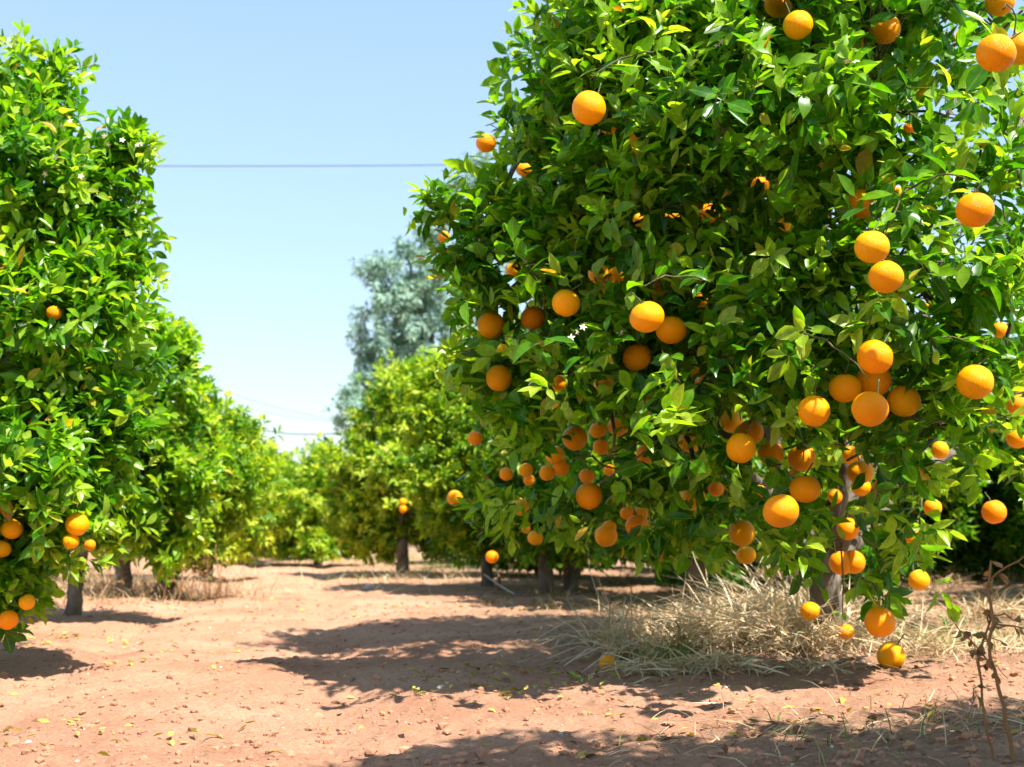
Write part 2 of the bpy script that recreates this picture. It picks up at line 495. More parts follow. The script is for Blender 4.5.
for (px, py, dia) in [(560,63,10),(609,127,16),(784,225,14),(910,128,14),(840,163,16),(475,438,15),(1000,330,16),(760,491,13),(792,560,9),(444,237,13),(586,400,10),(700,300,16),(940,450,18),(640,220,14)]:
    orange(px, py, dia, "bit of orange showing through deep leaves of the near tree", GH, .7, 0.10)
_r = random.Random(5)
for _ in range(30):
    px, py = _r.uniform(520, 940), _r.uniform(150, 560)
    if all(math.hypot(px - a[0], py - a[1]) > 26 for a in near):
        orange(px, py, _r.uniform(15, 26), "bit of orange showing through deep leaves of the near tree", GH, _r.uniform(.25, .7), 0.10)
GD = 'small oranges on the trees along the far side of the row'
for (px, py, dia, lab) in [(455,498,16,"orange at the path-side edge of the tree with the black trunk"),
                           (492,557,13,"orange hanging lowest in front of the black trunk")]:
    orange(px, py, dia, lab, GD, 1, 0.10)
for (px, py, dia) in [(403,502,8),(403,509,8),(390,527,6),(420,541,6),(346,549,5),(300,545,5),(313,520,5),(437,460,7),(425,520,7),(466,515,7)]:
    orange(px, py, dia, "tiny orange in the sunlit yellow-green trees farther down the row", GD, .9, 0.095)
GL = 'oranges on the tall tree across the path'
for (px, py, dia, lab, vis) in [
    (54,313,15,"orange alone halfway up the tall tree across the path",.9),
    (35,425,14,"orange buried in leaves below the lone one in the tall tree across the path",.6),
    (77,524,23,"biggest orange of the trio beside the trunk across the path",1),
    (71,541,16,"lower orange of the trio beside the trunk across the path",1),
    (90,545,11,"smallest, outer orange of the trio beside the trunk across the path",1),
    (12,529,21,"orange level with the trio at the picture edge across the path",1),
    (2,549,18,"orange cut by the picture edge under its neighbour across the path",1),
    (27,602,16,"upper of the two oranges hanging lowest across the path",1),
    (8,620,20,"lower of the two oranges hanging lowest across the path",1)]:
    orange(px, py, dia, lab, GL, vis, 0.10)
GM = 'tiny oranges on the trees farther down across the path'
for (px, py, dia) in [(160,470,8),(246,556,5),(250,561,5),(270,495,5),(262,486,5),(276,505,5),(204,510,7),(228,470,6),(232,553,5)]:
    orange(px, py, dia, "tiny orange on a far tree of the row across the path", GM, .9, 0.095)
OPOS = np.array([o[0] for o in ORANGES]); ORAD = np.array([o[1] for o in ORANGES]); OVIS = np.array([o[2] for o in ORANGES])
EYE = np.array([0, 0, CAM_H])

def keep_clear(c):
    """Leaves grow round the fruit: drop those whose middle c sits in a fruit, and thin those that hang right over its open side."""
    keep = np.ones(len(c), bool)
    for o, r, v in zip(OPOS, ORAD, OVIS):
        dv = o - EYE; dd = np.linalg.norm(dv); dv = dv / dd
        q = c - EYE
        a = q @ dv
        perp = np.linalg.norm(q - a[:, None] * dv, axis=1)
        lim = r * a / dd + ((0.036 if v > .78 else 0.018) if dd < 7 else 0.012)
        front = (a < dd) & (a > (dd * 0.35 if dd < 7 else dd - 0.6)) & (perp < lim)
        if front.any():
            idx = np.where(front)[0]
            keep[idx[RNG.random(len(idx)) < v]] = False
        keep &= ~(np.linalg.norm(c - o, axis=1) < r * 1.05)
    return keep

def off_fruit(pts):
    """False where a twig would run through or right across the open side of a fruit."""
    for o, r, v in zip(OPOS, ORAD, OVIS):
        dv = o - EYE; dd = np.linalg.norm(dv); dv = dv / dd
        q = pts - EYE; a = q @ dv
        perp = np.linalg.norm(q - a[:, None] * dv, axis=1)
        if ((a < dd + r) & (a > .3) & (perp < r * 1.15 * a / dd)).any():
            return False
    return True

# ------------------------------------------------------------------ trees
def make_crown(acc, clumps, dens, tpl, L=(0.075, 0.12), wr=0.19, nleaf=(7, 11), seed=0, gap=-0.35, tint=(0.0, 1.0),
               young=0.25, shell=(0.62, 1.04), upw=0.4, clear=False, sprout=0.04, lump=0.28, inner=0.12, lens=(0.07, 0.17), droop=0.15, prune=None):
    rng = np.random.default_rng(seed)
    C = np.array([c[:3] for c in clumps]); R = np.array([c[3] for c in clumps])
    so, sdir, depth = [], [], []
    for i in range(len(R)):
        n = int(dens * 4 * PI * R[i] ** 2)
        u = unit(rng.normal(size=(n, 3)))
        rad = rng.uniform(shell[0], shell[1], n)
        k = rng.random(n); rad[k < inner] = rng.uniform(0.15, 0.65, (k < inner).sum())
        rad[k > 1 - sprout] = rng.uniform(1.05, 1.28, (k > 1 - sprout).sum())
        lumpv = 1 + lump * vnoise(u * 2.1 + C[i] * 3.3, seed + i) + lump * 0.5 * vnoise(u * 5 + C[i], seed + 50 + i)
        p = C[i] + u * (R[i] * rad * lumpv)[:, None]
        keep = np.ones(n, bool)
        for j in range(len(R)):
            if j != i:
                keep &= (np.linalg.norm(p - C[j], axis=1) > R[j] * 0.62) | (rng.random(n) < 0.12)
        keep &= vnoise(p * (2.4 / max(R[i], .25)) , seed + 7) > gap
        keep &= p[:, 2] > 0.16
        if prune is not None:
            keep &= rng.random(n) < prune(p)
        d = unit(u * 0.75 + np.array([0, 0, upw]) + rng.normal(0, 0.38, (n, 3)))
        so.append(p[keep]); sdir.append(d[keep]); depth.append(rad[keep])
    so = np.concatenate(so); sdir = np.concatenate(sdir); depth = np.concatenate(depth)
    n = len(so)
    ls = rng.uniform(lens[0], lens[1], n)
    nl = rng.integers(nleaf[0], nleaf[1] + 1, n)
    sid = np.repeat(np.arange(n), nl)
    kk = np.concatenate([np.arange(x) for x in nl])
    uu = (kk + 0.5) / nl[sid]
    ax = sdir[sid]
    ref = np.where(np.abs(ax[:, 2:3]) < 0.9, np.array([[0., 0, 1]]), np.array([[1., 0, 0]]))
    e1 = unit(np.cross(ax, ref)); e2 = np.cross(ax, e1)
    ph = kk * 2.4 + rng.uniform(0, 6.28, n)[sid] + rng.normal(0, .25, len(sid))
    rd = np.cos(ph)[:, None] * e1 + np.sin(ph)[:, None] * e2
    ang = np.radians(80 - 58 * uu + rng.normal(0, 15, len(sid)))
    la = ax * np.cos(ang)[:, None] + rd * np.sin(ang)[:, None]
    la = unit(la + np.array([0, 0, -1.0]) * (droop * rng.uniform(0, 1.8, len(sid)))[:, None])
    nr = ax * 0.9 + np.array([0, 0, 0.55]) - rd * 0.2 + rng.normal(0, 0.25, (len(sid), 3))
    base = so[sid] + ax * ((uu - 0.7) * ls[sid])[:, None]
    LL = rng.uniform(L[0], L[1], len(sid)) * (1 - 0.35 * uu ** 3)
    WW = LL * wr * rng.uniform(0.72, 1.3, len(sid))
    # tint: the shoot's age, tips lighter; a few old yellow leaves
    flush = (rng.random(n) < young) & (depth > 0.8)
    tt = rng.normal(0.30, 0.14, n)
    tt[flush] = rng.uniform(0.60, 0.88, flush.sum())
    ti = np.clip(tt[sid] + 0.12 * (uu - .5) + rng.normal(0, 0.09, len(sid)), 0.0, 0.93)
    old = rng.random(len(sid)) < 0.016
    ti[old] = rng.uniform(0.95, 1.0, old.sum())
    ti = tint[0] + ti * (tint[1] - tint[0])
    cen = base + la * (LL * 0.5)[:, None]
    k = cen[:, 2] > 0.10
    if clear:
        k &= keep_clear(cen)
    leaves(acc, tpl, base[k], la[k], nr[k], LL[k], WW[k], rng.uniform(0.1, 0.8, k.sum()), rng.normal(0.14, 0.20, k.sum()), ti[k])
    return so, sdir, ls

def wood(acc, base, clumps, r0, fork=0.4, stems=1, sides=10, lean=None, twigs=None, seed=0, ntw=0):
    """Trunk(s), limbs to each clump and twigs to the shoots."""
    rng = np.random.default_rng(seed)
    base = np.asarray(base, float)
    C = np.array([c[:3] for c in clumps]); R = np.array([c[3] for c in clumps])
    cen = C.mean(0)
    top = base + np.array([(cen[0] - base[0]) * 0.18, (cen[1] - base[1]) * 0.18, fork])
    if lean is not None: top = top + np.array(lean)
    tops = []
    for s in range(stems):
        off = np.array([rng.uniform(-.1, .1), rng.uniform(-.1, .1), 0]) * (stems > 1) * (r0 / 0.07)
        b = base + off; t = top + off * 3
        pts = curve_pts(b - [0, 0, 0.10], t, 12, 0, 0.006)
        h = np.linspace(0, 1, 12)
        rr = r0 * (1 - 0.22 * h) * (1 + 0.55 * np.exp(-(h * fork / 0.07) * 1.0)) / (stems ** .35)
        tube(acc, pts, rr, sides, bump=0.16, seed=seed + s)
        tops.append((t, rr[-1]))
    # a few main limbs reach well-spread clumps; the other clumps branch off the nearest limb
    main = [int(np.argmin(np.linalg.norm(C - tops[0][0], axis=1)))]
    while len(main) < min(7, len(R)):
        dm = np.min(np.linalg.norm(C[:, None] - C[main][None], axis=2), axis=1)
        main.append(int(np.argmax(dm)))
    limbs = []
    for k, i in enumerate(main):
        t, rt = tops[k % len(tops)]
        st = t - np.array([0, 0, rng.uniform(0.0, 0.12) * fork])
        end = C[i] + rng.normal(0, .1, 3) * R[i]
        ln = np.linalg.norm(end - st)
        pts = curve_pts(st, end, 11, 0.16 * ln, 0.014 * ln)
        rr = np.linspace(rt * rng.uniform(.5, .72), max(0.005, rt * 0.12), 11)
        tube(acc, pts, rr, max(5, sides - 3), bump=0.12, seed=seed + 20 + i)
        limbs.append((pts, rr))
    for i in range(len(R)):
        if i in main: continue
        best = min(((np.linalg.norm(p_[q_] - C[i]) + .15 * (10 - q_) / 10, p_[q_], r_[q_]) for p_, r_ in limbs for q_ in range(4, 10)), key=lambda z: z[0])
        end = C[i] + rng.normal(0, .1, 3) * R[i]; ln = np.linalg.norm(end - best[1])
        tube(acc, curve_pts(best[1], end, 8, .06 * ln, .016 * ln), np.linspace(best[2] * .75, max(.004, best[2] * .25), 8), max(5, sides - 5), bump=.1, seed=seed + 60 + i)
    if twigs is not None and ntw:
        so, sdir, ls = twigs
        k = rng.permutation(len(so))[:ntw]
        for q in k:
            j = np.argmin(np.linalg.norm(C - so[q], axis=1) / R)
            a = C[j] + (so[q] - C[j]) * rng.uniform(0.0, 0.4) + rng.normal(0, .05, 3)
            e = so[q] + sdir[q] * ls[q] * 0.3
            ln = np.linalg.norm(e - a)
            if not off_fruit(np.linspace(a, e, 8)): continue
            tube(acc, curve_pts(a, e, 5, -0.06 * ln, 0.03 * ln), np.linspace(0.0055, 0.0018, 5), 4, mi=1)

def bear(acc, clumps, so, group, seed):
    """Each fruit of this group hangs from a bent leafy twig that comes out of the crown above it."""
    rng = np.random.default_rng(seed + 77)
    for (o, r, v, lab, g) in ORANGES:
        if g != group or o[1] > 6.6: continue
        top = o + np.array([rng.uniform(-.01, .01), r * .45, r * 1.9])
        up = so[so[:, 2] > top[2] + .03]
        if not len(up): continue
        d = np.linalg.norm(up - top, axis=1); q = up[np.argmin(d + .3 * rng.random(len(d)) * d)]
        if np.linalg.norm(q - top) > (1.2 if top[2] < .62 else .35): continue
        pts = curve_pts(q, top, 7, .05, .004)
        tube(acc, pts, np.linspace(.0045, .0028, 7) * (1.0 if top[2] < .62 else .8), 5, mi=1)
        nlv = rng.integers(4, 9)
        k = rng.uniform(.25, 1, nlv); b = np.stack([np.interp(k, np.linspace(0, 1, 7), pts[:, c]) for c in range(3)], 1)
        az = rng.uniform(0, 2 * PI, nlv); ax = np.stack([np.cos(az), np.sin(az) * .8 + .2, rng.uniform(-.5, .5, nlv)], 1)
        L = rng.uniform(.07, .13, nlv); cen = b + unit(ax) * (L * .6)[:, None]
        keep = keep_clear(cen)
        if keep.any():
            leaves(acc, T_HI, b[keep], ax[keep], np.tile([0, -.3, 1.], (keep.sum(), 1)) + rng.normal(0, .3, (keep.sum(), 3)), L[keep], L[keep] * .20,
                   rng.uniform(.1, .7, keep.sum()), rng.normal(.2, .15, keep.sum()), np.clip(rng.normal(.3, .2, keep.sum()), 0, .9))

def flower_cluster(acc, p, n, rng, s=0.010):
    for _ in range(n):
        c = p + rng.normal(0, .020, 3)
        ax = unit(rng.normal(size=3) + np.array([.2, -.5, .5]))
        ref = unit(np.cross(ax, [0.3, 0.8, .5])); e2 = np.cross(ax, ref)
        k = 5
        ph = np.arange(k) / k * 2 * PI + rng.uniform(0, 6)
        rd = np.cos(ph)[:, None] * ref + np.sin(ph)[:, None] * e2
        la = unit(rd + ax * 0.45)
        leaves(acc, T_MID, np.tile(c, (k, 1)), la, np.tile(ax, (k, 1)), np.full(k, s * 1.5), np.full(k, s * .36), np.full(k, .3), np.full(k, .4), np.full(k, .5))
        tube(acc, np.array([c, c + ax * s * .7]), [s * .22, s * .12], 5, mi=1)

def tree(label, base, clumps, dens, tpl, r0, fork, group=None, m='leaf', stems=1, sides=10, ntw=0, flowers=(), name='orange_tree', lean=None, seed=0, fruit=None, **kw):
    base = np.asarray(base, float).copy(); base[2] = 0
    root = bpy.data.objects.new(name, None); COL.objects.link(root)
    root.location = base; root.empty_display_size = 0.2
    tag(root, label, 'bush' if name == 'shrub' else 'tree', group)
    ca = Acc()
    tw = make_crown(ca, clumps, dens, tpl, seed=seed, **kw)
    if fruit:
        bear(ca, clumps, tw[0], fruit, seed)
    wa = Acc()
    wood(wa, base, clumps, r0, fork, stems, sides, lean, tw, seed, ntw)
    wa.build('trunk', [M['bark'], M['twig']], root, base)
    ca.build('crown', [M[m], M['twig']], root, base)
    rng = np.random.default_rng(seed + 5)
    for (fx, fn) in flowers:
        fa = Acc(); flower_cluster(fa, fx, fn, rng)
        fa.build('blossom', [M['petal'], M['petal_yellow']], root, base)
    return root

def CL(*rows, k=1.0):
    out = []
    for (px, py, d, r) in rows:
        p = P(px, py, d * k); out.append((p[0], p[1], p[2], r * k))
    return out

GR = 'orange trees along the path'

def in_poly(x, y, poly):
    c = np.zeros(len(x), bool); n = len(poly)
    for a in range(n):
        (x0, y0), (x1, y1) = poly[a], poly[a - 1]
        c ^= ((y0 > y) != (y1 > y)) & (x < (x1 - x0) * (y - y0) / (y1 - y0 + 1e-12) + x0)
    return c

SUNLIT = [[tuple(G(*q)[:2]) for q in poly] for poly in (
    [(600, 640), (615, 590), (850, 580), (1060, 640), (1060, 735), (640, 733), (590, 712), (610, 680)],
    [(120, 646), (560, 644), (560, 663), (120, 663)],
    [(630, 640), (640, 590), (830, 580), (850, 650), (830, 690), (640, 690)])]
def open_crown(p):
    """The old pruning that leaves this crown open: few shoots where the sun comes through to the straw and the strip of soil."""
    s = np.array(SUN_DIR); g = p - s * (p[:, 2:3] / s[2])
    hit = in_poly(g[:, 0], g[:, 1], SUNLIT[0])
    band = in_poly(g[:, 0], g[:, 1], SUNLIT[1])
    straw = in_poly(g[:, 0], g[:, 1], SUNLIT[2])
    q = (p - EYE); lat = np.abs(q[:, 0]) / q[:, 1]
    up = q[:, 2] / q[:, 1]
    shown = (lat < .42) & (up < .45) & (q[:, 1] < np.where(p[:, 2] < 1.3, 5.4, 4.75))
    return np.where(hit | straw, np.where(shown, np.where(straw, np.where(q[:, 1] < 4.6, .34, .13), 0.70), 0.03), np.where(band, np.where(shown, .8, .06), 1.0))
# the big near tree
A = CL((715,-30,4.6,.60),(630,115,4.5,.40),(532,250,4.6,.30),(580,340,4.4,.38),(600,450,4.6,.36),(715,180,4.2,.58),
       (720,370,4.2,.52),(870,70,3.75,.56),(905,260,3.65,.47),(900,405,3.65,.32),(1010,150,3.75,.50),(1035,360,3.9,.36),
       (780,465,3.9,.30),(800,120,5.4,.8),(740,380,5.3,.6),(930,300,5.2,.7),(850,-170,4.8,.8),(442,208,4.6,.085),(650,60,4.4,.42),
       (533,130,4.55,.20),(480,238,4.6,.14),(550,190,4.6,.26),(850,465,4.35,.26),(755,455,4.5,.26),(690,470,4.5,.22),(1010,110,5.5,.6),(1060,260,5.5,.65),(1075,40,4.3,.4),(640,70,5.3,.5),(610,210,5.3,.5),(1040,400,5.6,.35),(1000,20,4.0,.40),(600,45,4.6,.22),
       (640,250,4.3,.38),(800,290,3.9,.38),(860,530,4.2,.20), k=1.15)
A = [(*(np.array([0, 0, CAM_H]) + (np.array(c[:3]) - [0, 0, CAM_H]) * ((4.54 + (c[1] - 4.54) * .5) / c[1] if c[1] < 5.75 else 1.0)), c[3]) for c in A]
flA = [(P(581,331,4.25), 4), (P(690,374,4.4), 2), (P(855,65,3.65), 2), (P(720,40,4.1), 3), (P(945,100,3.6), 2), (P(540,385,4.3), 2),
       (P(620,345,4.4), 2)]
tree("big near orange tree loaded with fruit over the straw heap", G(830,655), A, 235, T_HI, 0.085, 0.42, GR, ntw=1300, flowers=flA,
     seed=3, clear=True, sides=16, young=0.40, gap=-0.22, L=(.07, .135), lens=(.08, .20), sprout=.07, inner=.08, prune=open_crown, fruit=GA, lean=(0.02, 0, 0))
# tall tree across the path
L1 = CL((30,92,5.7,.24),(122,150,5.6,.15),(20,190,5.5,.42),(75,220,5.6,.34),(88,290,5.5,.26),(50,330,5.3,.36),(75,420,5.4,.34),(20,460,5.2,.36),
        (50,510,5.4,.24),(-10,565,5.3,.26),(-90,120,5.7,.5),(-120,330,5.8,.6),(-100,480,5.8,.5))
flL = [(P(14,38,5.4), 3), (P(60,130,5.3), 3), (P(112,140,5.4), 3), (P(135,150,5.4), 3), (P(30,160,5.2), 3), (P(130,205,5.3), 3), (P(55,165,5.2), 3), (P(80,180,5.2), 3)]
tree("tall orange tree with white blossom across the path, reaching well above its neighbours", G(-70,658), L1, 195, T_HI, 0.08, 0.5, GR, fruit=GL, lump=.4, ntw=300,
     flowers=flL, seed=21, clear=True, young=0.48, gap=-0.45, sides=12)
L2 = CL((158,348,8.3,.24),(150,375,8.3,.38),(125,440,8.2,.42),(80,455,8.6,.45),(170,470,8.5,.36),(110,510,8.2,.28),(165,530,8.6,.25),(50,400,9,.5))
tree("orange tree on a single dark trunk behind the tall tree across the path", G(72,615), L2, 190, T_MID, 0.058, 0.62, GR, seed=31, clear=True, young=.6, ntw=120)
L3 = CL((205,440,11,.46),(170,470,11,.5),(225,490,11,.38),(190,530,11,.35),(150,510,11.2,.4),(150,420,11.6,.4))
tree("two-stemmed orange tree with dry stalks round its foot across the path", G(136,598), L3, 170, T_MID, 0.10, 0.6, GR, m='leaf_young', stems=2, seed=41, clear=True, young=.4, tint=(0, .85))
L4 = CL((225,465,15,.6),(245,500,15,.5),(210,510,15,.6),(235,530,15,.4),(190,470,15.5,.7))
tree("sunlit round orange tree next to last across the path", G(205,579), L4, 130, T_LO, 0.08, 0.5, GR, m='leaf_young', seed=51, young=.5, L=(.09, .14))
L5 = CL((262,495,22,.8),(245,500,22,.9),(270,520,22,.6),(235,480,23,.9))
tree("farthest orange tree of the row across the path", G(245,562), L5, 90, T_LO, 0.09, 0.5, GR, m='leaf_young', seed=61, young=.5, L=(.11, .17))
# the right row going away
B = CL((690,440,9.3,.8),(620,500,9.3,.45),(740,480,9.3,.55),(660,350,9.5,.6),(700,520,9.2,.3),(780,420,9.6,.7))
tree("orange tree on a pale ivy-green trunk behind the straw heap", G(697,612), B, 170, T_MID, 0.085, 0.55, GR, seed=71, clear=True, young=.3, ntw=100)
Cc = CL((560,440,11,.7),(545,505,10.9,.36),(600,490,11,.45),(520,400,11.2,.5),(580,360,11.3,.6),(505,480,11,.3),(525,522,10.9,.26),(572,528,10.9,.28),(610,530,10.9,.26))
tree("orange tree with spread stems between the black trunk and the pale trunk", G(548,598), Cc, 160, T_MID, 0.10, 0.6, GR, stems=3, seed=81, clear=True, young=.35)
Dd = CL((475,420,12.6,.55),(480,490,12.4,.48),(445,470,12.5,.42),(510,450,12.6,.5),(460,380,12.8,.42),(440,520,12.6,.25),(470,535,12.5,.2),(445,385,12.8,.35),(432,420,12.7,.32),(500,525,12.5,.25))
tree("orange tree on a thin black trunk at the path bend", G(489,591), Dd, 160, T_MID, 0.065, 0.5, GR, m='leaf_young', seed=91, clear=True, young=.6, tint=(0, .9))
E = CL((392,545,16.6,.22),(352,520,16.7,.3),(440,535,16.5,.3),(405,420,16.7,.7),(375,465,16.6,.6),(430,395,16.5,.6),(385,515,16.5,.55),(425,505,16.5,.55),(358,495,16.7,.4),(440,450,16.4,.6),(400,470,16,.5))
tree("yellow-green sunlit orange tree beside the white stone", G(403,577), E, 130, T_MID, 0.09, 0.5, GR, m='leaf_young', seed=101, clear=True, young=.6, L=(.09, .14))
Fb = CL((310,495,21,.7),(300,540,21,.5),(340,505,21,.65),(325,475,21.5,.5),(345,545,21,.35),(290,520,21,.5),(318,550,20.5,.35))
tree("low bushy orange tree at the end of the path, leaves to the ground", G(318,564), Fb, 120, T_LO, 0.08, 0.3, GR, m='leaf_young', seed=111, clear=True, young=.55, L=(.10, .15))
# second row beyond
GB = 'orange trees in the row beyond the near tree'
for i, (bx, by) in enumerate([(1.5, 12.6), (3.3, 11.6), (4.9, 9.0), (5.8, 11.5), (3.0, 16.5), (6.5, 16), (1.0, 18.5), (9.2, 14.0), (2.5, 13.5), (0.35, 15.5), (-0.1, 21), (0.5, 25), (5.2, 13.6), (4.2, 13.2), (7.4, 13), (4.9, 19), (8, 19)]):
    r = random.Random(200 + i)
    cl = [(bx + r.uniform(-.8, .8), by + r.uniform(-.7, .7), r.uniform(.95 if by < 13.1 else .45, 2.2), r.uniform(.4, .72)) for _ in range(11)]
    tree("dim orange tree of the row beyond, seen through gaps under the near tree", (bx, by, 0), cl, 100, T_LO, 0.085, 0.45, GB, seed=300 + i, young=.25, L=(.10, .15))
# rows behind on the far left
for i, (bx, by) in enumerate([(-5.6, 13.0), (-6.9, 17.5), (-8.5, 23), (-9.5, 12.5), (-4.6, 25)]):
    r = random.Random(400 + i)
    cl = [(bx + r.uniform(-.8, .8), by + r.uniform(-.7, .7), r.uniform(.85, 2.0), r.uniform(.45, .8)) for _ in range(8)]
    tree("orange tree of the row beyond, seen between the trunks across the path", (bx, by, 0), cl, 90, T_LO, 0.085, 0.55, 'orange trees in the row beyond across the path', seed=420 + i, young=.35, L=(.10, .15))
# tree beside the camera that shades the foreground
Z = [(x + .12, y + .45, z, q) for (x, y, z, q) in [(1.75, 1.75, 2.0, .42), (1.6, 1.6, 1.5, .38), (2.2, 2.0, 1.9, .5), (2.4, 1.6, 1.4, .5), (1.9, 1.3, 2.5, .45), (2.7, 2.0, 2.3, .5), (1.5, 1.2, 2.1, .4), (1.25, 1.0, 1.9, .35)]] + [(1.3, 2.15, 2.5, .38), (1.0, 2.1, 2.55, .28)]
tree("orange tree beside the camera, out of view, shading the bottom of the picture", (2.3, 2.0, 0), Z, 130, T_MID, 0.085, 0.5, GR, seed=500)

for i, (bx, by, lab) in enumerate([(1.75, 10.9, 'low dark bush in the shade behind the straw heap, beside the big trunk'), (2.9, 10.0, 'low scrubby bush in the shade out beyond the big trunk')]):
    r = random.Random(800 + i)
    cl = [(bx + r.uniform(-.4, .4), by + r.uniform(-.3, .3), r.uniform(.12, .38), r.uniform(.08, .2)) for _ in range(9)]
    tree(lab, (bx, by, 0), cl, 110, T_LO, 0.03, 0.15, 'low bushes in the shade under the row', name='shrub', seed=820 + i, young=.05, tint=(0, .5))

# tall grey-green tree behind
OL = CL((395,290,36,1.0),(428,268,36,.8),(385,330,36,1.0),(440,310,37,1.3),(372,385,36,.8),(355,418,35,.6),(410,370,37,1.3),(465,195,37,.7),(482,165,37,.5),(432,228,36,.55),(405,250,36,.35),(480,260,38,1.0),(450,360,37,1.5),(375,268,36,.5),(368,350,36,.5),(352,395,35.5,.45))
tree("tall hazy grey-green eucalyptus rising behind the orange row", (-1.6, 37.5, 0), OL, 42, T_LO, 0.28, 4.0, None, m='leaf_grey', name='eucalyptus_tree',
     L=(.16, .30), wr=.14, nleaf=(7, 11), lens=(.2, .5), seed=600, gap=-.02, upw=.1, sides=10, droop=.35, lump=.4, ntw=60)
# far trees on the horizon
for i, (px, d, h, kind) in enumerate([(307, 75, 4.5, 'rounded dark green tree far off, its top just over the end of the path'),
                                      (292, 90, 4.9, 'pale green far tree just left of the rounded dark one'),
                                      (268, 95, 4.2, 'lowest far tree, showing beside the row across the path'),
                                      (330, 85, 4.3, 'far tree mostly hidden behind the low bushy orange tree')]):
    r = random.Random(700 + i)
    x = (px - 512) / F * d
    cl = [(x + r.uniform(-1.2, 1.2), d + r.uniform(-1, 1), h * r.uniform(.35, .82), r.uniform(.8, 1.15)) for _ in range(10)]
    tree(kind, (x, d, 0), cl, 16, T_LO, 0.2, 1.2, 'far trees at the end of the path', m='leaf_pine', name='broadleaf_tree', L=(.35, .6), wr=.25, lens=(.3, .6), seed=720 + i, upw=.6)

# ------------------------------------------------------------------ oranges as objects
def orange_mesh(seed):
    rng = np.random.default_rng(seed)
    nu, nv = 36, 22
    th = np.linspace(0, PI, nv); ph = np.arange(nu) / nu * 2 * PI
    T, Q = np.meshgrid(th, ph, indexing='ij')
    d = np.stack([np.sin(T) * np.cos(Q), np.sin(T) * np.sin(Q), np.cos(T)], -1).reshape(-1, 3)
    r = 1 + 0.022 * vnoise(d * 1.7, seed) + 0.008 * vnoise(d * 5, seed + 1)
    pol = np.exp(-(T.reshape(-1) / 0.22) ** 2) * 0.07 + np.exp(-((PI - T.reshape(-1)) / 0.16) ** 2) * 0.05
    v = d * (r - pol)[:, None] * np.array([1.0, 1.0, rng.uniform(.93, 1.03)])
    i = np.arange(nv - 1)[:, None] * nu; j = np.arange(nu)[None, :]; j2 = (j + 1) % nu
    q = np.stack([i + j, i + nu + j, i + nu + j2, i + j2], -1).reshape(-1)
    n = (nv - 1) * nu
    return mesh_arrays("orange", v, q, np.arange(n) * 4, np.full(n, 4), [M['orange']])
OM = [orange_mesh(k) for k in range(4)]
def stalk_mesh(seed):
    r = np.random.default_rng(seed); a = Acc()
    tube(a, curve_pts((0, 0, .90), (r.uniform(-.3, .3), r.uniform(.1, .7), 1.75), 6, 0, .008), np.linspace(.06, .04, 6), 6)
    k = 5; ph = np.arange(k) / k * 2 * PI
    ax = np.stack([np.cos(ph), np.sin(ph), -.12 * np.ones(k)], 1)
    leaves(a, T_MID, np.tile([0, 0, .955], (k, 1)) + ax * 0.02, ax, np.tile([0, 0, 1.], (k, 1)), np.full(k, .2), np.full(k, .07), np.zeros(k), np.full(k, .2), np.full(k, .5))
    o = a.build('stalk', [M['stalk']]); me = o.data; bpy.data.objects.remove(o); return me
SM = [stalk_mesh(k) for k in range(3)]
for i, (p, r, v, lab, grp) in enumerate(ORANGES):
    o = link('orange', OM[i % 4]); o.location = p; o.scale = (r * random.uniform(.96, 1.03), r * random.uniform(.96, 1.03), r * random.uniform(.92, 1.05))
    o.rotation_euler = (random.gauss(0, .32), random.gauss(0, .32), random.uniform(0, 6.28))
    tag(o, lab, 'orange', grp)
    if p[1] < 7:
        link('stalk', SM[i % 3], o)
fo = link('orange', OM[1]); q = G(608, 672); fo.location = (q[0], q[1], .034); fo.scale = (.038,) * 3; fo.rotation_euler = (1.9, .3, 0)
tag(fo, "small fallen orange lying on the soil at the edge of the dry weeds", 'orange')

# ------------------------------------------------------------------ ground
def path_mid(y):          # the middle of the bare track: it runs to the vanishing point near x=300
    return -0.55 - 0.152 * y

def ground_z(x, y):
    p = np.stack([x, y, np.zeros_like(x)], 1)
    near_f = np.exp(-np.maximum(y - 3, 0) / 14)
    z = 0.020 * vnoise(p * 0.9, 1) + (0.014 * vnoise(p * 3.1, 2) + 0.015 * vnoise(p * 8.3, 3) + 0.010 * vnoise(p * 21, 4) + 0.006 * vnoise(p * 43, 5)) * (0.4 + .6 * near_f)
    u = x - path_mid(y)
    for off in (-.55, .6):   # wheel ruts
        z -= 0.034 * np.exp(-((u - off) / .17) ** 2)
        z += 0.011 * np.exp(-((u - off) / .15) ** 2) * np.sin((y + np.abs(u - off) * .8) * 52) * (vnoise(p * 1.4, 9) > -.1)
    # rows are slightly banked
    z += 0.05 * (1 / (1 + np.exp(-(np.abs(u) - 1.9) * 3)))
    z += 0.25 * np.clip((x - 3.5) / 6, 0, 1)
    return z

